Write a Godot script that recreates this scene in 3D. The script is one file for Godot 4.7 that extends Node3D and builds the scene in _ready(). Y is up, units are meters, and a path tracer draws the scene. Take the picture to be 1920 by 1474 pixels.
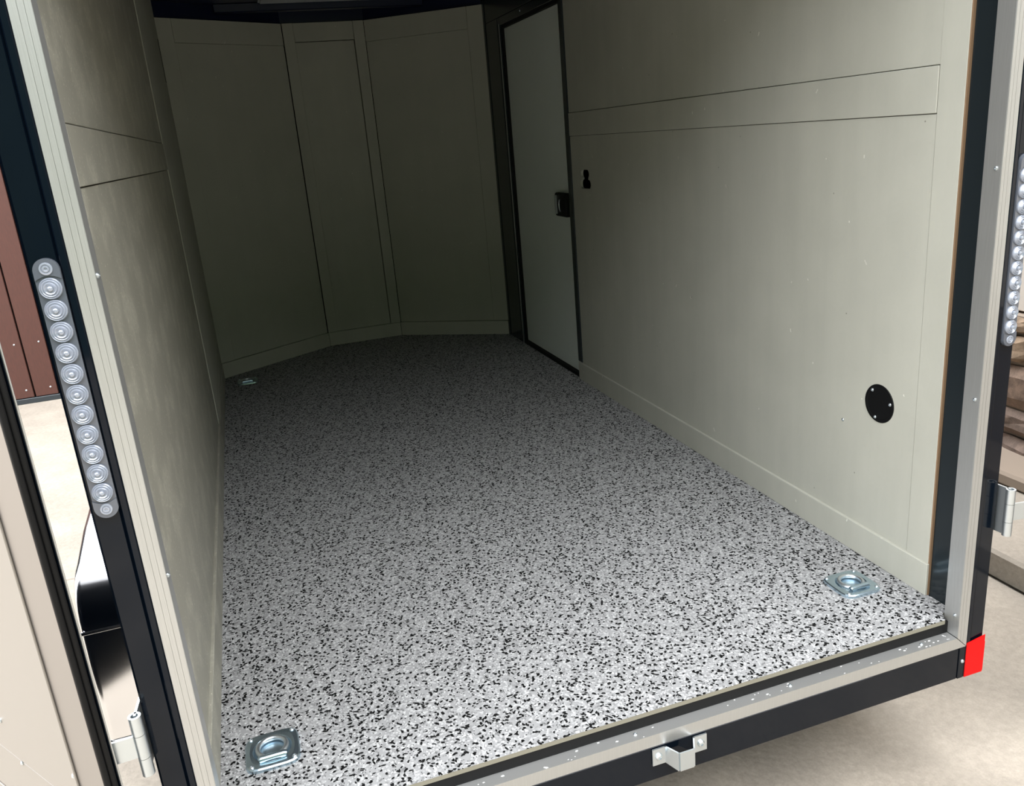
extends Node3D
# The inside of an enclosed cargo trailer seen through its open rear doors.
# x right, y up, -z towards the nose; the floor coating is y = 0, the rear frame z = 0, the drive y = -0.45.

const R := 0.88          # half the inner width
const OUTER := 0.94      # half the outer width
const TOP := 2.02        # ceiling
const WALL_TOP := 1.94   # top of the nose panels
const GROUND := -0.45
const ZF := -3.59        # where the nose begins
const ZN := -4.02        # flat of the nose
const NL := -0.215
const NR := 0.262
const DOOR_REAR := -2.43
const DOOR_FRONT := -3.29
const DOOR_TOP := 1.775

var rng := RandomNumberGenerator.new()
var used := {}
var mats := {}


# ------------------------------------------------------------------ mesh builder
class Shape:
	var st := SurfaceTool.new()
	var xf := Transform3D()

	func _init(t := Transform3D()) -> void:
		st.begin(Mesh.PRIMITIVE_TRIANGLES)
		xf = t

	func vert(p: Vector3, n: Vector3, uv: Vector2) -> void:
		st.set_normal((xf.basis * n).normalized())
		st.set_uv(uv)
		st.add_vertex(xf * p)

	# one triangle, facing the side of the hint
	func tri(a: Vector3, b: Vector3, c: Vector3, hint: Vector3, scale_uv := 1.0) -> void:
		var n := (b - a).cross(c - a)
		if n.length_squared() < 1e-16:
			return
		n = n.normalized()
		if n.dot(hint) < 0.0:
			n = -n
		else:
			var t := b
			b = c
			c = t
		var ax := n.abs()
		for p: Vector3 in [a, b, c]:
			var uv := Vector2(p.x, p.z)
			if ax.x > ax.y and ax.x > ax.z:
				uv = Vector2(p.z, p.y)
			elif ax.z > ax.y:
				uv = Vector2(p.x, p.y)
			vert(p, n, uv * scale_uv)

	func quad(a: Vector3, b: Vector3, c: Vector3, d: Vector3, hint: Vector3, s := 1.0) -> void:
		tri(a, b, c, hint, s)
		tri(a, c, d, hint, s)

	# eight corners: bottom four round, top four round
	func hexa(c: Array) -> void:
		var m := Vector3.ZERO
		for p: Vector3 in c:
			m += p / 8.0
		for f in [[0, 1, 2, 3], [4, 5, 6, 7], [0, 1, 5, 4], [1, 2, 6, 5], [2, 3, 7, 6], [3, 0, 4, 7]]:
			var o: Vector3 = (c[f[0]] + c[f[1]] + c[f[2]] + c[f[3]]) / 4.0 - m
			quad(c[f[0]], c[f[1]], c[f[2]], c[f[3]], o)

	# box with chamfered edges
	func box(lo: Vector3, hi: Vector3, bev := 0.0015) -> void:
		var m := (lo + hi) / 2.0
		var h := (hi - lo).abs() / 2.0
		bev = minf(bev, minf(h.x, minf(h.y, h.z)) * 0.6)
		if bev <= 0.0:
			var q := []
			for y: float in [-h.y, h.y]:
				for k in [[-1, -1], [1, -1], [1, 1], [-1, 1]]:
					q.append(m + Vector3(k[0] * h.x, y, k[1] * h.z))
			hexa(q)
			return
		for ax in 3:
			var u := (ax + 1) % 3
			var v := (ax + 2) % 3
			for s: float in [-1.0, 1.0]:
				var face := []
				for k in [[-1.0, -1.0], [1.0, -1.0], [1.0, 1.0], [-1.0, 1.0]]:
					var p := Vector3.ZERO
					p[ax] = s * h[ax]
					p[u] = k[0] * (h[u] - bev)
					p[v] = k[1] * (h[v] - bev)
					face.append(m + p)
				var n := Vector3.ZERO
				n[ax] = s
				quad(face[0], face[1], face[2], face[3], n)
			# the four edges along ax
			for su: float in [-1.0, 1.0]:
				for sv: float in [-1.0, 1.0]:
					var e := []
					for w in [[-1.0, 0], [1.0, 0], [1.0, 1], [-1.0, 1]]:
						var p := Vector3.ZERO
						p[ax] = w[0] * (h[ax] - bev)
						p[u] = su * (h[u] - (bev if w[1] == 1 else 0.0))
						p[v] = sv * (h[v] - (0.0 if w[1] == 1 else bev))
						e.append(m + p)
					var n := Vector3.ZERO
					n[u] = su
					n[v] = sv
					quad(e[0], e[1], e[2], e[3], n)
		for sx: float in [-1.0, 1.0]:
			for sy: float in [-1.0, 1.0]:
				for sz: float in [-1.0, 1.0]:
					var s := Vector3(sx, sy, sz)
					tri(m + s * Vector3(h.x, h.y - bev, h.z - bev), m + s * Vector3(h.x - bev, h.y, h.z - bev), m + s * Vector3(h.x - bev, h.y - bev, h.z), s)

	# profile of (radius, height) turned round the y axis at c, smooth
	func lathe(c: Vector3, prof: Array, n := 24, axis := Basis()) -> void:
		for i in prof.size() - 1:
			var a: Vector2 = prof[i]
			var b: Vector2 = prof[i + 1]
			var d := b - a
			if d.length() < 1e-7:
				continue
			var nn := Vector2(d.y, -d.x).normalized()
			for k in n:
				var t0 := TAU * k / n
				var t1 := TAU * (k + 1) / n
				var d0 := Vector3(cos(t0), 0, sin(t0))
				var d1 := Vector3(cos(t1), 0, sin(t1))
				var p := [a.x * d0 + Vector3.UP * a.y, a.x * d1 + Vector3.UP * a.y, b.x * d1 + Vector3.UP * b.y, b.x * d0 + Vector3.UP * b.y]
				var q := [nn.x * d0 + Vector3.UP * nn.y, nn.x * d1 + Vector3.UP * nn.y]
				fan(c + axis * p[0], c + axis * p[1], c + axis * p[2], axis * q[0], axis * q[1], axis * q[1])
				fan(c + axis * p[0], c + axis * p[2], c + axis * p[3], axis * q[0], axis * q[1], axis * q[0])

	# triangle with given normals
	func fan(a: Vector3, b: Vector3, c: Vector3, na: Vector3, nb: Vector3, nc: Vector3) -> void:
		var g := (b - a).cross(c - a)
		if g.length_squared() < 1e-18:
			return
		if g.dot(na + nb + nc) > 0.0:
			vert(a, na, Vector2(a.x + a.z, a.y))
			vert(c, nc, Vector2(c.x + c.z, c.y))
			vert(b, nb, Vector2(b.x + b.z, b.y))
		else:
			vert(a, na, Vector2(a.x + a.z, a.y))
			vert(b, nb, Vector2(b.x + b.z, b.y))
			vert(c, nc, Vector2(c.x + c.z, c.y))

	# round bar along a path
	func tube(path: Array, r: float, n := 12, closed := false) -> void:
		var rings := []
		var count := path.size()
		var side := Vector3.ZERO
		for i in count:
			var before: Vector3 = path[(i - 1 + count) % count] if closed or i > 0 else path[i]
			var after: Vector3 = path[(i + 1) % count] if closed or i < count - 1 else path[i]
			var t := (after - before).normalized()
			if side == Vector3.ZERO:
				side = t.cross(Vector3.UP if absf(t.y) < 0.9 else Vector3.RIGHT).normalized()
			side = (side - t * side.dot(t)).normalized()
			var up := side.cross(t)
			var ring := []
			for k in n:
				var a := TAU * k / n
				ring.append(side * cos(a) + up * sin(a))
			rings.append(ring)
		for i in (count if closed else count - 1):
			var j := (i + 1) % count
			for k in n:
				var l := (k + 1) % n
				var a: Vector3 = rings[i][k]
				var b: Vector3 = rings[i][l]
				var c: Vector3 = rings[j][l]
				var d: Vector3 = rings[j][k]
				fan(path[i] + a * r, path[i] + b * r, path[j] + c * r, a, b, c)
				fan(path[i] + a * r, path[j] + c * r, path[j] + d * r, a, c, d)
		if not closed:
			for e in [[0, 1], [count - 1, count - 2]]:
				var o: Vector3 = (path[e[0]] - path[e[1]]).normalized()
				for k in n:
					tri(path[e[0]], path[e[0]] + rings[e[0]][k] * r, path[e[0]] + rings[e[0]][(k + 1) % n] * r, o)

	# flat outline (x, y) pushed from z0 to z1
	func prism(outline: PackedVector2Array, z0: float, z1: float) -> void:
		var idx := Geometry2D.triangulate_polygon(outline)
		for i in range(0, idx.size(), 3):
			var a := outline[idx[i]]
			var b := outline[idx[i + 1]]
			var c := outline[idx[i + 2]]
			tri(Vector3(a.x, a.y, z1), Vector3(b.x, b.y, z1), Vector3(c.x, c.y, z1), Vector3(0, 0, z1 - z0))
			tri(Vector3(a.x, a.y, z0), Vector3(b.x, b.y, z0), Vector3(c.x, c.y, z0), Vector3(0, 0, z0 - z1))
		var turn := -1.0 if Geometry2D.is_polygon_clockwise(outline) else 1.0
		for i in outline.size():
			var a := outline[i]
			var b := outline[(i + 1) % outline.size()]
			var o := Vector3(b.y - a.y, a.x - b.x, 0) * turn
			quad(Vector3(a.x, a.y, z0), Vector3(b.x, b.y, z0), Vector3(b.x, b.y, z1), Vector3(a.x, a.y, z1), o)


func numbered(called: String) -> String:
	var k: int = used.get(called, 0)
	used[called] = k + 1
	return called if k == 0 else "%s_%03d" % [called, k]


func part(called: String, s: Shape, m: Material, parent: Node) -> MeshInstance3D:
	var o := MeshInstance3D.new()
	o.name = called
	s.st.index()
	o.mesh = s.st.commit()
	o.material_override = m
	parent.add_child(o, true)
	return o


func box_part(called: String, lo: Vector3, hi: Vector3, m: Material, parent: Node, bev := 0.0015) -> MeshInstance3D:
	var s := Shape.new()
	s.box(lo, hi, bev)
	return part(called, s, m, parent)


func thing(called: String, label: String, category: String, at := Vector3.ZERO, turn := 0.0, group := "") -> Node3D:
	var o := Node3D.new()
	o.name = numbered(called)
	add_child(o)
	o.position = at
	o.rotation.y = turn
	o.set_meta("label", label)
	o.set_meta("category", category)
	if group:
		o.set_meta("group", group)
	return o


func structure(called: String, label := "", category := "") -> Node3D:
	var o := Node3D.new()
	o.name = called
	add_child(o)
	o.set_meta("kind", "structure")
	if label:
		o.set_meta("label", label)
	if category:
		o.set_meta("category", category)
	return o


# pan head of a screw or rivet whose axis is given
func screw(parent: Node, at: Vector3, axis: Vector3, r := 0.004, called := "screw") -> void:
	var y := axis.normalized()
	var x := y.cross(Vector3(0.3, 0.5, 0.81)).normalized()
	var s := Shape.new()
	s.lathe(at, [Vector2(r, 0.0), Vector2(r, r * 0.3), Vector2(r * 0.75, r * 0.62), Vector2(r * 0.36, r * 0.74), Vector2(r * 0.3, r * 0.4), Vector2(0.0, r * 0.38)], 14, Basis(x, y, x.cross(y)))
	part(called, s, mats.zinc, parent)


# ------------------------------------------------------------------ materials
func plain(c: Color, rough: float, metal := 0.0, spec := 0.5) -> StandardMaterial3D:
	var m := StandardMaterial3D.new()
	m.albedo_color = c
	m.roughness = rough
	m.metallic = metal
	m.metallic_specular = spec
	return m


func noise(kind: int, freq: float, seed_: int, octaves := 4) -> FastNoiseLite:
	var n := FastNoiseLite.new()
	n.noise_type = kind
	n.frequency = freq
	n.seed = seed_
	n.fractal_octaves = octaves
	return n


func grey(n: FastNoiseLite, size: int) -> PackedByteArray:
	var im := n.get_seamless_image(size, size)
	im.convert(Image.FORMAT_L8)
	return im.get_data()


func picture(size: int, data: PackedByteArray, fmt := Image.FORMAT_RGB8) -> ImageTexture:
	return ImageTexture.create_from_image(Image.create_from_data(size, size, false, fmt, data))


func bumps(size: int, data: PackedByteArray, strength: float) -> ImageTexture:
	var im := Image.create_from_data(size, size, false, Image.FORMAT_L8, data)
	im.convert(Image.FORMAT_RGB8)
	im.bump_map_to_normal_map(strength)
	return ImageTexture.create_from_image(im)


func triplanar(m: StandardMaterial3D, tile: Vector3) -> void:
	m.uv1_triplanar = true
	m.uv1_world_triplanar = true
	m.uv1_scale = Vector3.ONE / tile


# colour = base * (1 + sum of weighted noises)
func tinted(size: int, base: Color, layers: Array) -> ImageTexture:
	var data := PackedByteArray()
	data.resize(size * size * 3)
	var maps := []
	var weights := []
	for l in layers:
		maps.append(grey(l[0], size))
		weights.append(l[1])
	var b := [base.r * 255.0, base.g * 255.0, base.b * 255.0]
	for i in size * size:
		var f := 1.0
		for k in maps.size():
			f += weights[k] * (maps[k][i] / 127.5 - 1.0)
		data[i * 3] = clampi(int(b[0] * f), 0, 255)
		data[i * 3 + 1] = clampi(int(b[1] * f), 0, 255)
		data[i * 3 + 2] = clampi(int(b[2] * f), 0, 255)
	return picture(size, data)


# decorative flake coating: light and grey chips with scattered black ones
func flake_floor() -> StandardMaterial3D:
	var n := 1536
	var col := PackedByteArray()
	var hgt := PackedByteArray()
	col.resize(n * n)
	hgt.resize(n * n)
	col.fill(146)
	hgt.fill(100)
	var kinds := [
		[7000, 5.0, 10.0, 3.5, 6.0, 112, 146, 100, 150],
		[11000, 4.0, 9.0, 3.0, 5.5, 150, 182, 130, 200],
		[6500, 3.0, 6.0, 2.0, 4.0, 168, 200, 170, 230],
		[4200, 4.5, 9.5, 3.0, 5.4, 14, 32, 10, 50],
		[4200, 1.6, 3.2, 1.4, 2.4, 16, 46, 20, 80],
	]
	for k in kinds:
		for i in int(k[0]):
			var a := rng.randf_range(k[1], k[2])
			var b := rng.randf_range(k[3], k[4])
			var t := rng.randf() * TAU
			var ct := cos(t)
			var s_t := sin(t)
			var p := rng.randf_range(1.1, 2.6)
			var cx := rng.randi() % n
			var cy := rng.randi() % n
			var c := rng.randi_range(k[5], k[6])
			var h := rng.randi_range(k[7], k[8])
			var reach := int(ceil(a)) + 1
			var lean := rng.randf_range(-0.5, 0.5)
			for dy in range(-reach, reach + 1):
				var row := posmod(cy + dy, n) * n
				for dx in range(-reach, reach + 1):
					var u := (dx * ct + dy * s_t) / a
					var v := (dy * ct - dx * s_t) / b + lean * u * u
					if pow(absf(u), p) + pow(absf(v), p) < 1.0:
						var at := row + posmod(cx + dx, n)
						col[at] = c
						hgt[at] = h
	var m := StandardMaterial3D.new()
	var im := Image.create_from_data(n, n, false, Image.FORMAT_L8, col)
	im.convert(Image.FORMAT_RGB8)
	m.albedo_texture = ImageTexture.create_from_image(im)
	m.normal_enabled = true
	m.normal_texture = bumps(n, hgt, 5.0)
	m.normal_scale = 0.8
	m.roughness = 0.85
	m.metallic_specular = 0.12
	m.uv1_scale = Vector3(1.0 / 0.9, 1.0 / 0.9, 1)
	return m


# rolled paint: faint upright roller marks, a few chips and dark flecks
func rolled_paint(base: Color) -> ImageTexture:
	var n := 1024
	var soft := grey(noise(FastNoiseLite.TYPE_SIMPLEX_SMOOTH, 0.005, 3), n)
	var marks := grey(noise(FastNoiseLite.TYPE_SIMPLEX_SMOOTH, 0.02, 4, 3), n)
	var data := PackedByteArray()
	data.resize(n * n * 3)
	for y in n:
		var row := (y / 12) * n
		for x in n:
			var i := y * n + x
			var f := 1.0 + 0.02 * (soft[i] / 127.5 - 1.0) + 0.013 * (marks[row + x] / 127.5 - 1.0)
			data[i * 3] = clampi(int(base.r * 255.0 * f), 0, 255)
			data[i * 3 + 1] = clampi(int(base.g * 255.0 * f), 0, 255)
			data[i * 3 + 2] = clampi(int(base.b * 255.0 * f), 0, 255)
	for k in 54:
		var x := rng.randi() % n
		var y := rng.randi() % n
		var tone := rng.randi_range(205, 228) if k % 3 else rng.randi_range(110, 140)
		var slope := rng.randf_range(-0.8, 0.8)
		for j in (rng.randi_range(2, 7) if k % 3 else 2):
			for q in 2:
				var i := posmod(y + j, n) * n + posmod(x + int(j * slope) + q, n)
				data[i * 3] = tone
				data[i * 3 + 1] = tone - 2
				data[i * 3 + 2] = tone - 12
	return picture(n, data)


# grey paint with dust and rubbed streaks, as on the left wall
func scuffed_paint(base: Color) -> StandardMaterial3D:
	var n := 1024
	var f := PackedFloat32Array()
	f.resize(n * n)
	f.fill(1.0)
	var a := grey(noise(FastNoiseLite.TYPE_SIMPLEX_SMOOTH, 0.006, 31, 5), n)
	var b := grey(noise(FastNoiseLite.TYPE_SIMPLEX_SMOOTH, 0.06, 32, 4), n)
	for i in n * n:
		var blot := clampf((a[i] / 255.0 - 0.42) * 2.6, 0.0, 1.0)
		f[i] = 0.94 + blot * (b[i] / 255.0) * 0.2
	for i in 1500:
		var x := rng.randi() % n
		var y := rng.randi() % n
		if a[y * n + x] < 120:
			continue
		var l := rng.randi_range(3, 26)
		var w := rng.randi_range(1, 2)
		var g := rng.randf_range(0.08, 0.32)
		var slope := rng.randf_range(-0.25, 0.25)
		for k in l:
			for j in w:
				var at := posmod(y + k, n) * n + posmod(x + int(k * slope) + j, n)
				f[at] += g * rng.randf()
	for i in 1300:
		var x := rng.randi() % n
		var y := rng.randi() % n
		for j in 9:
			f[posmod(y + rng.randi_range(-1, 2), n) * n + posmod(x + rng.randi_range(-1, 1), n)] += 0.3
	var data := PackedByteArray()
	data.resize(n * n * 3)
	for i in n * n:
		data[i * 3] = clampi(int(base.r * 255.0 * f[i]), 0, 255)
		data[i * 3 + 1] = clampi(int(base.g * 255.0 * f[i]), 0, 255)
		data[i * 3 + 2] = clampi(int(base.b * 255.0 * f[i] * 0.995), 0, 255)
	var m := StandardMaterial3D.new()
	m.albedo_texture = picture(n, data)
	m.roughness = 0.42
	m.metallic_specular = 0.45
	triplanar(m, Vector3(0.9, 0.9, 0.9))
	return m


func make_materials() -> void:
	var smooth := FastNoiseLite.TYPE_SIMPLEX_SMOOTH
	mats.floor = flake_floor()
	var paint := StandardMaterial3D.new()
	paint.albedo_texture = rolled_paint(Color8(180, 179, 168))
	paint.normal_enabled = true
	paint.normal_texture = bumps(512, grey(noise(smooth, 0.09, 5, 3), 512), 1.2)
	paint.normal_scale = 0.12
	paint.roughness = 0.7
	paint.metallic_specular = 0.25
	triplanar(paint, Vector3(1.7, 1.7, 1.7))
	mats.paint = paint
	mats.scuffed = scuffed_paint(Color8(161, 158, 146))
	mats.backing = plain(Color8(70, 66, 58), 0.9)
	mats.wood_edge = plain(Color8(132, 106, 80), 0.7)
	mats.beige_edge = plain(Color8(128, 124, 110), 0.7)
	mats.black_paint = plain(Color8(7, 14, 23), 0.06, 0.0, 0.35)
	mats.dark_trim = plain(Color8(44, 50, 54), 0.25)
	mats.black_rubber = plain(Color8(7, 7, 8), 0.55, 0.0, 0.35)
	mats.navy = plain(Color8(16, 22, 52), 0.3)
	mats.door_face = plain(Color8(234, 240, 235), 0.4)
	mats.pale_panel = plain(Color8(196, 200, 205), 0.5)
	mats.zinc = plain(Color8(205, 212, 216), 0.28, 0.9)
	mats.blue_zinc = plain(Color8(192, 212, 224), 0.26, 0.95)
	var alu := StandardMaterial3D.new()
	alu.albedo_texture = tinted(256, Color8(186, 186, 184), [[noise(smooth, 0.05, 7, 3), 0.04]])
	alu.metallic = 0.75
	alu.roughness = 0.38
	triplanar(alu, Vector3(0.02, 1.5, 0.02))
	mats.aluminium = alu
	mats.door_frame = plain(Color8(150, 145, 141), 0.3, 0.85)
	mats.polished = plain(Color8(222, 222, 224), 0.14, 1.0)
	mats.cream = plain(Color8(132, 125, 117), 0.35)
	mats.lens = plain(Color8(150, 156, 168), 0.12, 0.25, 0.7)
	mats.lens_base = plain(Color8(84, 88, 96), 0.12, 0.0, 0.6)
	mats.red_tape = plain(Color8(205, 0, 2), 0.45, 0.0, 0.3)
	mats.chip = plain(Color8(205, 205, 203), 0.7)
	mats.tyre = plain(Color8(24, 24, 25), 0.8)
	var con := StandardMaterial3D.new()
	con.albedo_texture = tinted(1024, Color8(148, 139, 127), [[noise(smooth, 0.004, 11), 0.07], [noise(smooth, 0.05, 12, 4), 0.05], [noise(FastNoiseLite.TYPE_VALUE, 0.5, 13, 2), 0.05]])
	con.normal_enabled = true
	con.normal_texture = bumps(512, grey(noise(FastNoiseLite.TYPE_VALUE, 0.3, 14, 3), 512), 1.5)
	con.normal_scale = 0.3
	con.roughness = 0.85
	triplanar(con, Vector3(1.6, 1.6, 1.6))
	mats.concrete = con
	var wood := StandardMaterial3D.new()
	wood.albedo_texture = tinted(512, Color8(74, 41, 32), [[noise(smooth, 0.03, 21, 4), 0.1], [noise(smooth, 0.2, 22, 3), 0.06]])
	wood.roughness = 0.55
	triplanar(wood, Vector3(0.12, 1.4, 0.12))
	mats.brown_wood = wood
	mats.stones = []
	for k in 3:
		var s := StandardMaterial3D.new()
		s.albedo_texture = tinted(256, [Color8(126, 106, 92), Color8(108, 92, 82), Color8(136, 116, 96)][k], [[noise(smooth, 0.02, 40 + k, 5), 0.25], [noise(smooth, 0.15, 44 + k, 3), 0.12]])
		s.roughness = 0.9
		triplanar(s, Vector3(0.35, 0.35, 0.35))
		mats.stones.append(s)
	mats.grass = StandardMaterial3D.new()
	mats.grass.albedo_texture = tinted(256, Color8(96, 116, 62), [[noise(smooth, 0.05, 51), 0.2]])
	mats.grass.roughness = 0.95
	triplanar(mats.grass, Vector3.ONE)
	mats.leaves = StandardMaterial3D.new()
	mats.leaves.albedo_texture = tinted(256, Color8(58, 76, 48), [[noise(smooth, 0.08, 52), 0.35]])
	mats.leaves.roughness = 0.9
	triplanar(mats.leaves, Vector3.ONE)
	mats.mortar = plain(Color8(140, 126, 112), 0.95)
	mats.stucco = plain(Color8(214, 204, 192), 0.9)


# ------------------------------------------------------------------ the trailer's shell
func floor_outline(front: float, front_half: float) -> PackedVector2Array:
	return PackedVector2Array([Vector2(-front_half, -front), Vector2(front_half, -front), Vector2(0.853, 0.05), Vector2(R + 0.004, 0.055), Vector2(R + 0.004, -ZF), Vector2(NR, -ZN), Vector2(NL, -ZN), Vector2(-R - 0.004, -ZF), Vector2(-R - 0.004, 0.055), Vector2(-0.853, 0.05)])


func build_floor() -> void:
	var f := structure("floor", "floor coated in light grey and black speckled flakes", "floor")
	var lay := Transform3D(Basis(Vector3.RIGHT, Vector3(0, 0, -1), Vector3.UP), Vector3.ZERO)  # outline y runs to -z
	var s := Shape.new(lay)
	var edge := floor_outline(-0.024, 0.835)
	var idx := Geometry2D.triangulate_polygon(edge)
	for i in range(0, idx.size(), 3):
		var q := [edge[idx[i]], edge[idx[i + 1]], edge[idx[i + 2]]]
		s.tri(Vector3(q[0].x, q[0].y, 0), Vector3(q[1].x, q[1].y, 0), Vector3(q[2].x, q[2].y, 0), Vector3.BACK)
	part("flake_coating", s, mats.floor, f)
	s = Shape.new(lay)
	s.prism(edge, -0.011, -0.0004)
	part("floor_board", s, mats.beige_edge, f)
	box_part("cross_member", Vector3(-0.853, -0.1, -0.09), Vector3(0.853, -0.0115, -0.031), mats.black_rubber, f)
	s = Shape.new(lay)
	s.prism(floor_outline(-0.092, 0.853), -0.06, -0.0115)
	part("underfloor", s, mats.black_rubber, f)


func build_walls() -> void:
	# right wall, from the rear to the side door
	var w := structure("wall_right", "greige painted panel wall with horizontal batten and side door", "wall")
	box_part("backing", Vector3(R + 0.0135, 1.17, -2.38), Vector3(R + 0.018, 1.31, -0.14), mats.backing, w, 0.0)
	box_part("backing", Vector3(R + 0.0135, 0.0, -0.23), Vector3(R + 0.018, TOP, -0.14), mats.backing, w, 0.0)
	var panel := CSGCombiner3D.new()
	panel.name = "panel"
	w.add_child(panel)
	var slab := CSGBox3D.new()
	slab.size = Vector3(0.012, 1.1882, 2.17)
	slab.position = Vector3(R + 0.007, 1.1882 / 2, -1.2935)
	panel.add_child(slab)
	# hand-cut opening: two overlapping slots with round ends
	for k in [[1.021, 0.019, -2.254, -2.2], [0.976, 0.02, -2.264, -2.186]]:
		for z: float in [k[2], k[3]]:
			var c := CSGCylinder3D.new()
			c.radius = k[1]
			c.height = 0.05
			c.sides = 20
			c.rotation.z = PI / 2
			c.position = Vector3(R, k[0], z)
			c.operation = CSGShape3D.OPERATION_SUBTRACTION
			panel.add_child(c)
		var q := CSGBox3D.new()
		q.size = Vector3(0.05, k[1] * 2.0, k[3] - k[2])
		q.position = Vector3(R, k[0], (k[2] + k[3]) / 2.0)
		q.operation = CSGShape3D.OPERATION_SUBTRACTION
		panel.add_child(q)
	var neck := CSGBox3D.new()
	neck.size = Vector3(0.05, 0.03, 0.072)
	neck.position = Vector3(R, 1.0, -2.226)
	neck.operation = CSGShape3D.OPERATION_SUBTRACTION
	panel.add_child(neck)
	panel.material_override = mats.paint
	box_part("panel", Vector3(R + 0.001, 1.2927, -2.378), Vector3(R + 0.0125, TOP, -0.2085), mats.paint, w, 0.001)
	box_part("panel_edge", Vector3(R - 0.0005, 0.0, -0.1325), Vector3(R + 0.0065, TOP, -0.1285), mats.wood_edge, w, 0.0)
	box_part("batten", Vector3(R - 0.002, 1.19, -2.378), Vector3(R + 0.0125, 1.291, -0.2085), mats.paint, w, 0.0012)
	box_part("batten", Vector3(R - 0.001, 0.0, -0.207), Vector3(R + 0.0125, TOP, -0.133), mats.paint, w, 0.0012)
	box_part("outer_skin", Vector3(R + 0.05, -0.155, -2.43), Vector3(OUTER, TOP + 0.05, -0.045), mats.black_paint, w)
	# over, under and before the side door
	box_part("lintel", Vector3(R, DOOR_TOP + 0.055, ZF - 0.02), Vector3(OUTER, TOP + 0.05, -2.43), mats.dark_trim, w)
	box_part("corner_post", Vector3(R, 0.0, ZF - 0.02), Vector3(OUTER, DOOR_TOP + 0.055, DOOR_FRONT - 0.045), mats.dark_trim, w, 0.003)
	box_part("corner_trim", Vector3(R - 0.004, 0.0, -3.565), Vector3(R, TOP, -3.553), mats.dark_trim, w, 0.001)
	box_part("lower_skin", Vector3(R + 0.005, -0.155, ZF - 0.02), Vector3(OUTER, -0.002, -2.43), mats.black_paint, w)
	screw(w, Vector3(R + 0.001, 0.378, -0.47), Vector3.LEFT, 0.0045)
	var b := structure("baseboard_right", "flat greige baseboard along the right wall", "baseboard")
	box_part("board", Vector3(R - 0.007, 0.0, -2.42), Vector3(R + 0.003, 0.0905, -0.129), mats.paint, b, 0.0015)
	# left wall
	w = structure("wall_left", "scuffed greige painted panel wall seen at a glancing angle", "wall")
	box_part("backing", Vector3(-R - 0.018, 0.0, -2.388), Vector3(-R - 0.013, TOP, -0.14), mats.backing, w, 0.0)
	box_part("panel", Vector3(-R - 0.0125, 0.0, -2.388), Vector3(-R - 0.001, 1.1965, -0.2085), mats.scuffed, w, 0.001)
	box_part("panel", Vector3(-R - 0.0125, 1.3015, -2.388), Vector3(-R - 0.001, TOP, -0.2085), mats.scuffed, w, 0.001)
	box_part("batten", Vector3(-R - 0.0125, 1.199, -2.388), Vector3(-R + 0.002, 1.299, -0.2085), mats.scuffed, w, 0.0012)
	box_part("batten", Vector3(-R - 0.0125, 0.0, -0.207), Vector3(-R + 0.001, TOP, -0.13), mats.scuffed, w, 0.0012)
	box_part("panel", Vector3(-R - 0.016, 0.0, ZF - 0.01), Vector3(-R + 0.002, TOP, -2.392), mats.paint, w, 0.0015)
	box_part("wiring_slot", Vector3(-R + 0.001, 1.62, -3.545), Vector3(-R + 0.004, 1.83, -3.53), mats.black_rubber, w, 0.001)
	box_part("outer_skin", Vector3(-OUTER, -0.155, ZF - 0.02), Vector3(-R - 0.05, TOP + 0.05, -0.045), mats.black_paint, w)
	b = structure("baseboard_left", "flat greige baseboard along the left wall", "baseboard")
	box_part("board", Vector3(-R - 0.003, 0.0, -3.56), Vector3(-R + 0.007, 0.097, -0.129), mats.scuffed, b, 0.0015)


func facet(parent: Node, a: Vector2, b: Vector2, low: Node, opts: Dictionary) -> void:
	# local x from a to b, y up, z into the room
	var d := (b - a).normalized()
	var len_ := a.distance_to(b)
	var xf := Transform3D(Basis(Vector3(d.x, 0, d.y), Vector3.UP, Vector3(-d.y, 0, d.x)), Vector3(a.x, 0, a.y))
	var s := Shape.new(xf)
	s.box(Vector3(0, 0, -0.02), Vector3(len_, WALL_TOP, -0.015), 0.0)
	part("backing", s, mats.backing, parent)
	for k in opts.sheets:
		s = Shape.new(xf)
		s.box(Vector3(k[0] * len_, k[1], -0.0145), Vector3(k[2] * len_, k[3], k[4]), 0.001)
		part(k[5], s, mats.paint, parent)
	s = Shape.new(xf)
	s.box(Vector3(0.002, 0, -0.0145), Vector3(len_ - 0.002, 0.0875, 0.005), 0.0015)
	part("board", s, mats.paint, low)
	s = Shape.new(xf)
	s.box(Vector3(-0.02, WALL_TOP, -0.05), Vector3(len_ + 0.02, TOP + 0.05, -0.021), 0.0)
	part("fascia", s, mats.navy, parent)
	s = Shape.new(xf)
	s.box(Vector3(-0.03, -0.155, -0.07), Vector3(len_ + 0.03, TOP + 0.05, -0.05), 0.0)
	part("outer_skin", s, mats.black_paint, parent)


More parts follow.
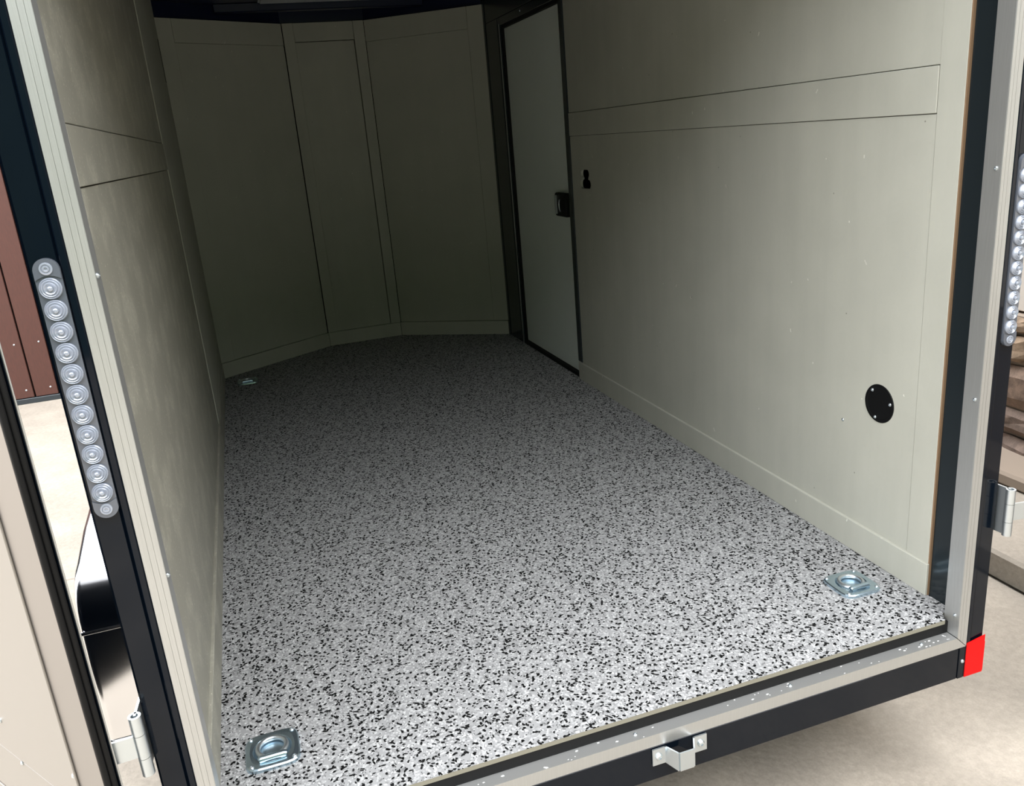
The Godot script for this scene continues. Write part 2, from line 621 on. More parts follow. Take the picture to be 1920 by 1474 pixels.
func build_nose() -> void:
	var w := structure("wall_front", "three faceted greige nose wall with flat battens", "wall")
	var low := structure("baseboard_front", "greige baseboard along the faceted nose wall", "baseboard")
	var p0 := Vector2(-R, ZF)
	var p1 := Vector2(NL, ZN)
	var p2 := Vector2(NR, ZN)
	var p3 := Vector2(R, ZF)
	var base := 0.09
	facet(w, p0, p1, low, {"sheets": [[0.0, base, 0.118, WALL_TOP, -0.002, "batten"], [0.1195, base, 0.996, 1.82, -0.004, "panel"], [0.1195, 1.8215, 0.996, WALL_TOP, -0.002, "batten"]]})
	facet(w, p1, p2, low, {"sheets": [[0.0, base, 0.13, WALL_TOP, 0.008, "batten"], [0.1325, base, 0.858, 1.834, -0.003, "panel"], [0.866, base, 1.0, WALL_TOP, 0.006, "batten"], [0.1325, 1.838, 0.863, WALL_TOP, 0.001, "batten"]]})
	facet(w, p2, p3, low, {"sheets": [[0.003, base, 0.87, 1.82, -0.004, "panel"], [0.003, 1.8215, 0.87, WALL_TOP, -0.002, "batten"], [0.8725, base, 1.0, WALL_TOP, -0.001, "batten"]]})


func build_ceiling() -> void:
	var c := structure("ceiling", "dark navy ceiling with transverse roof bows", "ceiling")
	var lay := Transform3D(Basis(Vector3.RIGHT, Vector3(0, 0, -1), Vector3.UP), Vector3.ZERO)
	var s := Shape.new(lay)
	s.prism(PackedVector2Array([Vector2(-OUTER, 0.0), Vector2(OUTER, 0.0), Vector2(OUTER, -ZF), Vector2(NR + 0.04, -ZN + 0.06), Vector2(NL - 0.04, -ZN + 0.06), Vector2(-OUTER, -ZF)]), TOP, TOP + 0.05)
	part("roof", s, mats.navy, c)
	for z: float in [-3.8, -3.0, -2.3, -1.6, -0.9]:
		var half := R - 0.02 if z > -3.6 else 0.58
		box_part("roof_bow", Vector3(-half, TOP - 0.045, z - 0.03), Vector3(half, TOP, z + 0.03), mats.navy, c, 0.004)
	var t := thing("ceiling_panel", "pale grey rectangular panel on the dark front ceiling", "panel")
	box_part("panel", Vector3(-0.335, TOP - 0.012, -3.755), Vector3(0.31, TOP, -3.4), mats.pale_panel, t, 0.003)
	box_part("frame", Vector3(-0.345, TOP - 0.005, -3.765), Vector3(0.32, TOP - 0.0005, -3.39), mats.pale_panel, t, 0.001)


func build_side_door() -> void:
	var d := structure("door_1", "grey side entry door in dark frame with black latch", "door")
	var x := R + 0.022
	box_part("leaf", Vector3(x, 0.02, DOOR_FRONT + 0.004), Vector3(x + 0.03, DOOR_TOP - 0.004, DOOR_REAR - 0.002), mats.door_face, d, 0.002)
	box_part("outer_face", Vector3(x + 0.031, -0.002, DOOR_FRONT - 0.045), Vector3(OUTER, DOOR_TOP + 0.055, DOOR_REAR), mats.black_paint, d)
	box_part("gasket", Vector3(R + 0.008, 0.012, DOOR_FRONT - 0.012), Vector3(x + 0.03, DOOR_TOP + 0.01, DOOR_FRONT + 0.003), mats.black_rubber, d)
	box_part("gasket", Vector3(R + 0.008, DOOR_TOP - 0.003, DOOR_FRONT + 0.003), Vector3(x + 0.03, DOOR_TOP + 0.012, DOOR_REAR), mats.black_rubber, d)
	box_part("threshold", Vector3(R + 0.001, 0.0, DOOR_FRONT), Vector3(x + 0.03, 0.019, DOOR_REAR), mats.black_rubber, d, 0.002)
	box_part("door_frame", Vector3(R + 0.002, 0.0, DOOR_FRONT - 0.045), Vector3(R + 0.03, DOOR_TOP + 0.055, DOOR_FRONT - 0.013), mats.dark_trim, d, 0.003)
	box_part("door_frame", Vector3(R + 0.002, DOOR_TOP + 0.013, DOOR_FRONT - 0.013), Vector3(R + 0.03, DOOR_TOP + 0.055, DOOR_REAR), mats.dark_trim, d, 0.003)
	box_part("door_frame", Vector3(R - 0.003, 0.092, DOOR_REAR), Vector3(OUTER, DOOR_TOP + 0.055, -2.381), mats.dark_trim, d, 0.003)
	box_part("edge_strip", Vector3(R - 0.001, 0.0, DOOR_FRONT - 0.02), Vector3(R + 0.002, DOOR_TOP + 0.02, DOOR_FRONT - 0.015), mats.aluminium, d, 0.001)
	# latch
	var l := box_part("latch", Vector3(R - 0.006, 0.81, -2.612), Vector3(x, 0.925, -2.47), mats.black_rubber, d, 0.006)
	box_part("handle", Vector3(R - 0.016, 0.822, -2.592), Vector3(R - 0.005, 0.915, -2.574), mats.zinc, l, 0.004)
	var s := Shape.new()
	var bow := []
	for i in 9:
		var a := PI * i / 8.0
		bow.append(Vector3(R - 0.009, 0.865 + 0.028 * cos(a), -2.535 - 0.014 * sin(a)))
	s.tube(bow, 0.003, 8)
	part("snib", s, mats.zinc, l)
	screw(d, Vector3(R + 0.002, DOOR_TOP + 0.035, -2.95), Vector3.LEFT, 0.005)


func build_rear_frame() -> void:
	# aluminium frame round the rear opening, mitred at the lower corners
	var t := structure("trim_1", "brushed aluminium frame around the rear opening", "frame")
	var hi := TOP - 0.06
	for s: float in [-1.0, 1.0]:
		var m := Shape.new()
		m.hexa([Vector3(s * 0.853, -0.042, -0.045), Vector3(s * 0.883, -0.0725, -0.045), Vector3(s * 0.883, -0.0725, -0.0015), Vector3(s * 0.853, -0.042, -0.0015),
			Vector3(s * 0.853, hi, -0.045), Vector3(s * 0.883, hi, -0.045), Vector3(s * 0.883, hi, -0.0015), Vector3(s * 0.853, hi, -0.0015)])
		part("jamb", m, mats.aluminium, t)
		for k in [[0.8535, 0.8617], [0.8622, 0.8707], [0.8712, 0.8825]]:
			m = Shape.new()
			var y0: float = -0.042 - (k[0] - 0.853)
			var y1: float = -0.042 - (k[1] - 0.853)
			m.hexa([Vector3(s * k[0], y0, -0.0015), Vector3(s * k[1], y1, -0.0015), Vector3(s * k[1], y1, 0.0), Vector3(s * k[0], y0, 0.0),
				Vector3(s * k[0], hi, -0.0015), Vector3(s * k[1], hi, -0.0015), Vector3(s * k[1], hi, 0.0), Vector3(s * k[0], hi, 0.0)])
			part("rib", m, mats.aluminium, t)
		for y: float in [0.015, 0.572, 1.075, 1.6]:
			screw(t, Vector3(s * 0.853, y, -0.014), Vector3(-s, 0, 0), 0.0045)
	var b := Shape.new()
	b.hexa([Vector3(-0.882, -0.073, -0.032), Vector3(0.882, -0.073, -0.032), Vector3(0.882, -0.073, 0.0), Vector3(-0.882, -0.073, 0.0),
		Vector3(-0.8515, -0.043, -0.032), Vector3(0.8515, -0.043, -0.032), Vector3(0.8515, -0.043, 0.0), Vector3(-0.8515, -0.043, 0.0)])
	part("sill", b, mats.aluminium, t)
	for x: float in [-0.41, -0.013, 0.384, 0.76]:
		screw(t, Vector3(x, -0.043, -0.018), Vector3.UP, 0.0045)
	box_part("header", Vector3(-0.883, hi, -0.045), Vector3(0.883, hi + 0.03, 0.0), mats.aluminium, t)
	# dark posts between the frame and the panels
	for s: float in [-1.0, 1.0]:
		var p := structure("trim_%d" % (2 if s < 0.0 else 3), "glossy dark post between %s wall panel and aluminium frame" % ("left" if s < 0.0 else "right"), "post")
		box_part("post", Vector3(minf(s * 0.885, s * 0.929), -0.07, -0.1285), Vector3(maxf(s * 0.885, s * 0.929), TOP, -0.0455), mats.dark_gloss, p, 0.002)
		# black corner with a stepped face
		var c := structure("trim_%d" % (4 if s < 0.0 else 5), "glossy black %s rear corner post of the trailer" % ("left" if s < 0.0 else "right"), "post")
		box_part("corner_post", Vector3(minf(s * 0.8955, s * OUTER), -0.165, -0.0445), Vector3(maxf(s * 0.8955, s * OUTER), TOP + 0.05, -0.004), mats.black_paint, c, 0.004)
		box_part("inner_ridge", Vector3(minf(s * 0.8835, s * 0.8955), -0.165, -0.0445), Vector3(maxf(s * 0.8835, s * 0.8955), TOP + 0.05, 0.0), mats.black_paint, c, 0.002)
	var h := structure("trim_6", "glossy black rear roof header above the opening", "header")
	box_part("header", Vector3(-0.883, hi + 0.03, -0.12), Vector3(0.883, TOP + 0.05, 0.0), mats.black_paint, h)
	# rear cross beam
	var r := structure("trim_7", "glossy black rear beam under the aluminium sill", "beam")
	box_part("beam", Vector3(-0.8635, -0.165, -0.1), Vector3(0.8635, -0.0735, -0.001), mats.black_paint, r, 0.003)
	box_part("beam_end", Vector3(0.865, -0.165, -0.1), Vector3(0.883, -0.0735, -0.001), mats.black_paint, r, 0.001)
	box_part("beam_end", Vector3(-0.883, -0.165, -0.1), Vector3(-0.865, -0.0735, -0.001), mats.black_paint, r, 0.001)
	screw(r, Vector3(0.8755, -0.115, -0.001), Vector3.BACK, 0.005)


# ------------------------------------------------------------------ fittings
func tail_light(at: Vector3, label: String) -> void:
	var t := thing("tail_light", label, "tail light", at, 0.0, "rear corner lights")
	var up := Basis(Vector3.RIGHT, Vector3.BACK, Vector3.DOWN)   # lathe axis towards the rear
	var s := Shape.new()
	var pill := PackedVector2Array()
	for i in 33:
		var a := TAU * i / 32.0 - PI / 2
		if i < 32:
			var c := Vector2(cos(a), sin(a)) * 0.018
			pill.append(c + Vector2(0, 0.187 if sin(a) >= 0.0 else -0.187))
	s.prism(pill, 0.0, 0.006)
	part("housing", s, mats.lens_base, t)
	for i in 11:
		s = Shape.new()
		var r := 0.0155
		s.lathe(Vector3(0, 0.1615 - 0.0323 * i, 0.006), [Vector2(r, 0.0), Vector2(r, 0.003), Vector2(r * 0.93, 0.0045), Vector2(r * 0.84, 0.0035), Vector2(r * 0.74, 0.0058), Vector2(r * 0.62, 0.0045), Vector2(r * 0.52, 0.0068), Vector2(r * 0.36, 0.0052), Vector2(r * 0.27, 0.0048), Vector2(r * 0.24, 0.0078), Vector2(r * 0.13, 0.0088), Vector2(0, 0.009)], 28, up)
		part("lens", s, mats.lens, t)
	for e: float in [-1.0, 1.0]:
		s = Shape.new()
		var cap := PackedVector2Array()
		for i in 17:
			var a := PI * i / 16.0
			cap.append(Vector2(cos(a) * 0.0176, e * (0.187 + sin(a) * 0.0176)))
		for i in 9:
			var u := -1.0 + 2.0 * i / 8.0
			cap.append(Vector2(u * 0.0176, e * (0.174 + 0.006 * (1.0 - u * u))))
		s.prism(cap, 0.0055, 0.0085)
		var c := part("end_cap", s, mats.lens_base, t)
		s = Shape.new()
		var r := 0.0092
		s.lathe(Vector3(0, e * 0.19, 0.0085), [Vector2(r, 0.0), Vector2(r * 0.95, 0.0015), Vector2(r * 0.72, 0.0018), Vector2(r * 0.62, 0.0004), Vector2(r * 0.55, 0.0004), Vector2(r * 0.5, 0.0018), Vector2(r * 0.28, 0.002), Vector2(r * 0.2, 0.0006), Vector2(0, 0.0006)], 24, up)
		part("screw", s, mats.lens, c)


func tie_down(at: Vector3, turn: float, label: String) -> void:
	var t := thing("tie_down_ring", label, "tie-down", at, turn, "floor tie-down rings")
	var s := Shape.new()
	var n := 48
	# square pan with rounded corners that dips into a round dish
	var rings := []
	var specs := [[0.0575, 1.0, 0.0], [0.0565, 1.0, 0.006], [0.054, 1.0, 0.0085], [0.047, 0.55, 0.009], [0.0415, 0.0, 0.0085], [0.037, 0.0, 0.004], [0.03, 0.0, 0.0022], [0.014, 0.0, 0.0018], [0.0, 0.0, 0.0018]]
	for k in specs:
		var ring := []
		for i in n:
			var a: float = TAU * i / n
			var d := Vector2(cos(a), sin(a))
			var p := 5.0
			var sq: float = 1.0 / pow(pow(absf(d.x), p) + pow(absf(d.y), p), 1.0 / p)
			var r: float = k[0] * lerpf(1.0, sq, k[1])
			ring.append(Vector3(d.x * r, k[2], d.y * r))
		rings.append(ring)
	for i in rings.size() - 1:
		for j in n:
			var l := (j + 1) % n
			var a: Vector3 = rings[i][j]
			var b: Vector3 = rings[i][l]
			var c: Vector3 = rings[i + 1][l]
			var d: Vector3 = rings[i + 1][j]
			var mid := (a + b + c + d) / 4.0
			var g := (c - a).cross(d - b)
			var hint := Vector3.UP if absf(g.y) > 1e-9 else Vector3(mid.x, 0, mid.z)
			if i == 0:
				hint = Vector3(mid.x, 0.0, mid.z)
			s.quad(a, b, c, d, hint)
	s.st.set_smooth_group(0)
	part("pan", s, mats.blue_zinc, t)
	s = Shape.new()
	var loop := []
	for i in 29:
		var a := deg_to_rad(-230.0 + 280.0 * i / 28.0)
		loop.append(Vector3(cos(a) * 0.03, 0.0098, sin(a) * 0.03 - 0.002))
	s.tube(loop, 0.0056, 12)
	part("ring", s, mats.zinc, t)
	s = Shape.new()
	s.tube([Vector3(-0.027, 0.011, 0.031), Vector3(-0.024, 0.0125, 0.031), Vector3(0.024, 0.0125, 0.031), Vector3(0.027, 0.011, 0.031)], 0.0075, 14)
	part("clamp", s, mats.blue_zinc, t)
	for k in [[-1, -1], [1, -1], [-1, 1], [1, 1]]:
		screw(t, Vector3(k[0] * 0.044, 0.0085, k[1] * 0.044), Vector3.UP, 0.005)


func striker(at: Vector3) -> void:
	var t := thing("latch_bracket", "silver hat-shaped latch bracket screwed to the black rear beam", "bracket", at)
	var s := Shape.new()
	# bent strip seen from above: flange, leg, front, leg, flange
	var line := [Vector2(-0.067, 0.002), Vector2(-0.034, 0.002), Vector2(-0.017, 0.034), Vector2(0.017, 0.034), Vector2(0.034, 0.002), Vector2(0.067, 0.002)]
	var lows := [-0.021, -0.021, -0.026, -0.026, -0.021, -0.021]
	for i in 5:
		var a: Vector2 = line[i]
		var b: Vector2 = line[i + 1]
		var d := (b - a).normalized()
		var nn := Vector2(-d.y, d.x) * 0.0035
		var y0: float = lows[i]
		var y1: float = lows[i + 1]
		s.hexa([Vector3(a.x, y0, a.y), Vector3(b.x, y1, b.y), Vector3(b.x + nn.x, y1, b.y + nn.y), Vector3(a.x + nn.x, y0, a.y + nn.y),
			Vector3(a.x, 0.021, a.y), Vector3(b.x, 0.021, b.y), Vector3(b.x + nn.x, 0.021, b.y + nn.y), Vector3(a.x + nn.x, 0.021, a.y + nn.y)])
	part("plate", s, mats.zinc, t)
	for x: float in [-0.052, 0.052]:
		screw(t, Vector3(x, 0.0, 0.0055), Vector3.BACK, 0.0085)


func cover_plate() -> void:
	var t := thing("cover_plate", "round black cover plate with three screws on the right wall", "cover plate", Vector3(R + 0.0012, 0.465, -0.334))
	var ax := Basis(Vector3.BACK, Vector3.LEFT, Vector3.DOWN)
	var s := Shape.new()
	s.lathe(Vector3.ZERO, [Vector2(0.0525, 0.0), Vector2(0.0525, 0.001), Vector2(0.0515, 0.0022), Vector2(0.044, 0.0022), Vector2(0.042, 0.0016), Vector2(0.0, 0.0016)], 48, ax)
	part("disc", s, mats.black_rubber, t)
	for a: float in [128.0, 12.0, 255.0]:
		var r := deg_to_rad(a)
		screw(t, Vector3(-0.0022, sin(r) * 0.041, cos(r) * 0.041), Vector3.LEFT, 0.0045)


func reflector() -> void:
	for s: float in [1.0]:
		var t := thing("reflector_tape", "red reflective tape wrapped round the lower rear corner", "reflector", Vector3(s * 0.884, -0.165, 0.0))
		var m := Shape.new()
		m.hexa([Vector3(0, 0.002, 0.0), Vector3(s * 0.056, 0.002, 0.0), Vector3(s * 0.056, 0.002, 0.0015), Vector3(0, 0.002, 0.0015),
			Vector3(0, 0.1, 0.0), Vector3(s * 0.056, 0.11, 0.0), Vector3(s * 0.056, 0.11, 0.0015), Vector3(0, 0.1, 0.0015)])
		part("rear_strip", m, mats.red_tape, t)
		m = Shape.new()
		m.hexa([Vector3(s * 0.0562, 0.006, -0.06), Vector3(s * 0.0575, 0.006, -0.06), Vector3(s * 0.0575, 0.006, 0.0015), Vector3(s * 0.0562, 0.006, 0.0015),
			Vector3(s * 0.0562, 0.09, -0.06), Vector3(s * 0.0575, 0.09, -0.06), Vector3(s * 0.0575, 0.09, 0.0015), Vector3(s * 0.0562, 0.09, 0.0015)])
		part("side_strip", m, mats.red_tape, t)


func rear_door(side: float, angle: float, hinge_at: Vector2, hinge_y: Array, label: String) -> void:
	# local x along the door away from the hinge, z out of its inner face
	var a := deg_to_rad(angle)
	var d := Vector3(cos(a), 0, sin(a))
	var nn := Vector3(sin(a), 0, -cos(a))
	if side > 0.0:
		d.x = -d.x
		nn.x = -nn.x
	var t := thing("rear_door", label, "door", Vector3(hinge_at.x, -0.07, hinge_at.y))
	t.transform.basis = Basis(d, Vector3.UP, nn) if side < 0.0 else Basis(d, Vector3.UP, nn)
	var flip := t.transform.basis.determinant() < 0.0
	if flip:
		t.transform.basis = Basis(-d, Vector3.UP, nn)
	var k := -1.0 if flip else 1.0
	var h := 1.97
	var w := 0.88
	var fr := 0.112
	var lo := func(x0: float, x1: float) -> Vector2: return Vector2(minf(k * x0, k * x1), maxf(k * x0, k * x1))
	var bar := func(called: String, x0: float, x1: float, y0: float, y1: float, z0: float, z1: float, m: Material, parent: Node, bev := 0.0015) -> MeshInstance3D:
		var q: Vector2 = lo.call(x0, x1)
		return box_part(called, Vector3(q.x, y0, z0), Vector3(q.y, y1, z1), m, parent, bev)
	bar.call("outer_skin", 0.004, w, 0.0, h, -0.026, -0.022, mats.black_paint, t)
	bar.call("skin_edge", -0.001, 0.004, 0.0, h, -0.026, -0.0235, mats.aluminium, t, 0.0008)
	bar.call("core", 0.008, w - 0.004, 0.004, h - 0.004, -0.022, -0.006, mats.black_rubber, t)
	bar.call("frame", 0.006, fr, 0.0, h, -0.006, 0.0, mats.door_frame, t, 0.002)
	bar.call("frame", w - fr, w, 0.0, h, -0.006, 0.0, mats.door_frame, t, 0.002)
	bar.call("frame", fr + 0.001, w - fr - 0.001, h - 0.06, h, -0.006, 0.0, mats.door_frame, t, 0.002)
	bar.call("frame_lip", fr - 0.004, fr + 0.003, 0.003, h - 0.06, 0.0, 0.004, mats.cream, t, 0.0015)
	bar.call("inner_panel", fr + 0.001, w - fr - 0.001, 0.212, h - 0.061, -0.006, 0.0015, mats.cream, t)
	bar.call("lower_panel", fr + 0.001, w - fr - 0.001, 0.08, 0.208, -0.006, -0.0005, mats.cream, t)
	bar.call("lower_panel", fr + 0.001, w - fr - 0.001, 0.0, 0.076, -0.006, 0.001, mats.cream, t)
	# rubber bulb along the hinge edge
	for z: float in [-0.004, -0.014]:
		var s := Shape.new()
		s.tube([Vector3(k * 0.002, 0.0, z), Vector3(k * 0.002, h, z)], 0.0055, 10)
		part("gasket", s, mats.black_rubber, t)
	for y: float in [0.29, 0.82, 1.4]:
		for x: float in [0.116, 0.4, 0.66]:
			screw(t, Vector3(k * x, y, 0.0015), Vector3(0, 0, 1), 0.005)
	for x: float in [0.21, 0.36, 0.52]:
		screw(t, Vector3(k * x, 0.205, -0.0005), Vector3(0, 0, 1), 0.0045)
	# hinges: barrels stand beside the corner post, straps run to the outer skin
	var back := t.transform.affine_inverse()
	for y: float in hinge_y:
		var knuckle := Vector3(side * 0.9475, y, 0.022)
		var local := back * knuckle
		var s := Shape.new(Transform3D(Basis(), local))
		var r := 0.0105
		s.lathe(Vector3.ZERO, [Vector2(r * 0.55, 0.106), Vector2(r * 0.6, 0.118), Vector2(r, 0.118), Vector2(r, 0.082)], 24)
		var hinge := part("hinge", s, mats.zinc, t)
		s = Shape.new(Transform3D(Basis(), local))
		s.lathe(Vector3.ZERO, [Vector2(0.0, 0.106), Vector2(r * 0.55, 0.106)], 18)
		part("pin", s, mats.lens_base, hinge)
		s = Shape.new(Transform3D(Basis(), local))
		s.lathe(Vector3.ZERO, [Vector2(r * 0.5, 0.0812), Vector2(r, 0.0812), Vector2(r, 0.036), Vector2(r * 0.5, 0.036)], 24)
		part("barrel", s, mats.zinc, hinge)
		s = Shape.new(Transform3D(Basis(), local))
		s.lathe(Vector3.ZERO, [Vector2(r * 0.5, 0.0352), Vector2(r, 0.0352), Vector2(r, 0.0), Vector2(0, 0.0)], 24)
		part("barrel", s, mats.zinc, hinge)
		# leaf towards the corner post
		var leaf0 := back * Vector3(side * 0.9435, y, -0.03)
		s = Shape.new()
		for q in [[0.0, 0.118]]:
			var u := local + Vector3(0, q[0], 0)
			var v := leaf0 + Vector3(0, q[0], 0)
			var along := (v - u)
			along.y = 0.0
			var off := along.cross(Vector3.UP).normalized() * 0.002
			var hgt := Vector3(0, q[1] - q[0], 0)
			s.hexa([u - off, v - off, v + off, u + off, u - off + hgt, v - off + hgt, v + off + hgt, u + off + hgt])
		part("hinge_leaf", s, mats.zinc, hinge)
		# strap to the outside of the door
		s = Shape.new()
		var v2 := Vector3(k * 0.1, local.y, -0.0285)
		var v1 := Vector3(k * 0.014, local.y, -0.0285)
		var pts := [local, v1, v2]
		for i in 2:
			var u: Vector3 = pts[i] + Vector3(0, 0.037, 0)
			var v: Vector3 = pts[i + 1] + Vector3(0, 0.037, 0)
			var off := (v - u).cross(Vector3.UP).normalized() * 0.002
			var hgt := Vector3(0, 0.043, 0)
			s.hexa([u - off, v - off, v + off, u + off, u - off + hgt, v - off + hgt, v + off + hgt, u + off + hgt])
		part("strap", s, mats.zinc, hinge)


func fender() -> void:
	var t := thing("wheel_fender", "polished aluminium wheel fender on the left trailer side", "fender", Vector3(-OUTER - 0.003, GROUND, -1.3))
	# side view (z, y) from the rear lower edge over the wheel to the front
	var half := [Vector2(0.756, -0.085), Vector2(0.734, 0.203)]
	for i in 9:
		var a := i / 8.0 * PI / 2
		half.append(Vector2(0.734 - 0.1 * (1.0 - cos(a)) * 1.15, 0.208 + 0.125 * sin(a)))
	half.append(Vector2(0.48, 0.362))
	half.append(Vector2(0.3, 0.38))
	half.append(Vector2(0.0, 0.388))
	var line := half.duplicate()
	for i in range(half.size() - 2, -1, -1):
		line.append(Vector2(-half[i].x, half[i].y))
	# section across: deck from the wall to a rolled outer edge
	var sec := [Vector2(0.0, 0.0), Vector2(0.19, 0.0), Vector2(0.198, -0.002), Vector2(0.205, -0.008), Vector2(0.209, -0.016), Vector2(0.21, -0.03)]
	var piece := func(i0: int, i1: int, called: String) -> void:
		var s := Shape.new()
		for i in range(i0, i1):
			var nor := []
			for j in [i, i + 1]:
				var p: Vector2 = line[maxi(j - 1, i0)]
				var q: Vector2 = line[mini(j + 1, i1)]
				var dd := (q - p).normalized()
				var out := Vector2(dd.y, -dd.x)
				if out.dot(line[j] - Vector2(0, 0.0)) < 0.0:
					out = -out
				nor.append(out)
			for k in sec.size() - 1:
				var c := []
				var cn := []
				for j in 2:
					for l in 2:
						var q: Vector2 = sec[k + l]
						var base: Vector2 = line[i + j] + nor[j] * q.y
						c.append(Vector3(-q.x, base.y - GROUND, base.x))
						var sd: Vector2 = sec[mini(k + l + 1, sec.size() - 1)] - sec[maxi(k + l - 1, 0)]
						var across := Vector2(-sd.y, sd.x).normalized()
						cn.append(Vector3(-across.x, nor[j].y * across.y, nor[j].x * across.y).normalized())
				s.fan(c[0], c[1], c[3], cn[0], cn[1], cn[3])
				s.fan(c[0], c[3], c[2], cn[0], cn[3], cn[2])
		part(called, s, mats.polished, t)
	piece.call(0, 1, "end_panel")
	piece.call(1, line.size() - 2, "deck")
	piece.call(line.size() - 2, line.size() - 1, "end_panel")
	# seam strip and lower rolled lip
	for z: float in [0.733, -0.733]:
		box_part("seam", Vector3(-0.207, 0.203 - GROUND - 0.0045, z - 0.002), Vector3(0.0, 0.203 - GROUND + 0.0045, z + 0.003), mats.polished, t, 0.002)
	var lip := Shape.new()
	lip.tube([Vector3(0, -0.085 - GROUND, 0.756), Vector3(-0.19, -0.085 - GROUND, 0.756), Vector3(-0.205, -0.085 - GROUND, 0.747)], 0.005, 10)
	part("rolled_edge", lip, mats.polished, t)
	# wheel under it
	var w := thing("trailer_wheel", "black trailer tyre under the polished left fender", "wheel", Vector3(-1.045, GROUND + 0.33, -1.3))
	var ax := Basis(Vector3.UP, Vector3.LEFT, Vector3.BACK)
	var s := Shape.new()
	s.lathe(Vector3.ZERO, [Vector2(0.19, -0.09), Vector2(0.25, -0.1), Vector2(0.31, -0.09), Vector2(0.33, -0.06), Vector2(0.33, 0.06), Vector2(0.31, 0.09), Vector2(0.25, 0.1), Vector2(0.19, 0.09)], 48, ax)
	part("tyre", s, mats.tyre, w)
	s = Shape.new()
	s.lathe(Vector3.ZERO, [Vector2(0.0, -0.07), Vector2(0.19, -0.08), Vector2(0.19, 0.08), Vector2(0.16, 0.06), Vector2(0.06, 0.03), Vector2(0.05, 0.06), Vector2(0.0, 0.06)], 36, ax)
	part("rim", s, mats.zinc, w)


# ------------------------------------------------------------------ outdoors
func build_outdoors() -> void:
	var g := structure("ground", "pale concrete drive around the trailer", "ground")
	# slabs with narrow joints
	var xs := [-14.0, -1.6, 1.715, 1.7155]
	box_part("slab", Vector3(-16.0, GROUND - 0.1, -2.288), Vector3(1.725, GROUND, 7.0), mats.concrete, g, 0.004)
	box_part("slab", Vector3(-16.0, GROUND - 0.1, -4.85), Vector3(1.725, GROUND, -2.293), mats.concrete, g, 0.004)
	box_part("slab", Vector3(-16.0, GROUND - 0.1, -5.62), Vector3(1.725, GROUND, -4.856), mats.concrete, g, 0.004)
	box_part("slab", Vector3(1.73, GROUND - 0.1, -5.62), Vector3(16.0, GROUND - 0.01, 7.0), mats.concrete, g, 0.004)
	# kerb and raised pad on the right
	var k := structure("trim_8", "grey concrete kerb edging the drive before stone wall", "kerb")
	box_part("kerb", Vector3(1.735, GROUND - 0.01, -5.6), Vector3(2.42, GROUND + 0.1, 3.0), mats.concrete, k, 0.012)
	# brown board wall
	var w := structure("wall_back", "brown vertical board wall beyond the drive", "wall")
	box_part("backing", Vector3(-7.0, GROUND, -5.75), Vector3(3.0, 2.6, -5.62), mats.black_rubber, w, 0.0)
	var x := -2.187
	var rise := GROUND + 0.045
	var n := 0
	var widths := [0.166, 0.125, 0.166]
	var at := -2.187
	# two boards in view left of the trailer, the rest to both sides
	var edges := [at + 0.17]
	while edges[-1] > -4.2:
		edges.append(edges[-1] - 0.168)
	for i in edges.size() - 1:
		box_part("board", Vector3(edges[i + 1] + 0.006, rise, -5.62), Vector3(edges[i] - 0.006, 2.5, -5.585), mats.brown_wood, w, 0.003)
		for y: float in [rise + 0.06, rise + 0.42]:
			screw(w, Vector3(edges[i] - 0.05, y, -5.585), Vector3.BACK, 0.007, "nail")
	box_part("base_strip", Vector3(-7.0, GROUND, -5.62), Vector3(-0.5, rise - 0.004, -5.575), mats.dark_trim, w, 0.003)
	# stone wall on the right
	var st := structure("wall_stone", "rough brown stone wall with pale render above", "wall")
	box_part("mortar_bed", Vector3(2.46, GROUND, -4.5), Vector3(2.7, 0.3, 2.0), mats.mortar, st, 0.0)
	box_part("render_coat", Vector3(2.5, 0.31, -4.5), Vector3(2.7, 2.6, 2.0), mats.stucco, st, 0.004)
	var y := GROUND + 0.05
	var row := 0
	while y < 0.28:
		var hgt := [0.17, 0.12, 0.2, 0.13, 0.11][row % 5] as float
		hgt = minf(hgt, 0.3 - y)
		var z := -2.8 + rng.randf() * 0.2
		while z < 0.2:
			var len_ := rng.randf_range(0.18, 0.42)
			stone(st, Vector3(2.46, y + hgt / 2, z + len_ / 2), Vector3(rng.randf_range(0.03, 0.055), hgt / 2 - 0.006, len_ / 2 - 0.006))
			z += len_
		y += hgt
		row += 1
	var kerb_stone := structure("trim_9", "low grey stone footing below the stone wall", "footing")
	box_part("footing", Vector3(2.2, GROUND + 0.1, -4.5), Vector3(2.46, GROUND + 0.16, 2.0), mats.mortar, kerb_stone, 0.012)


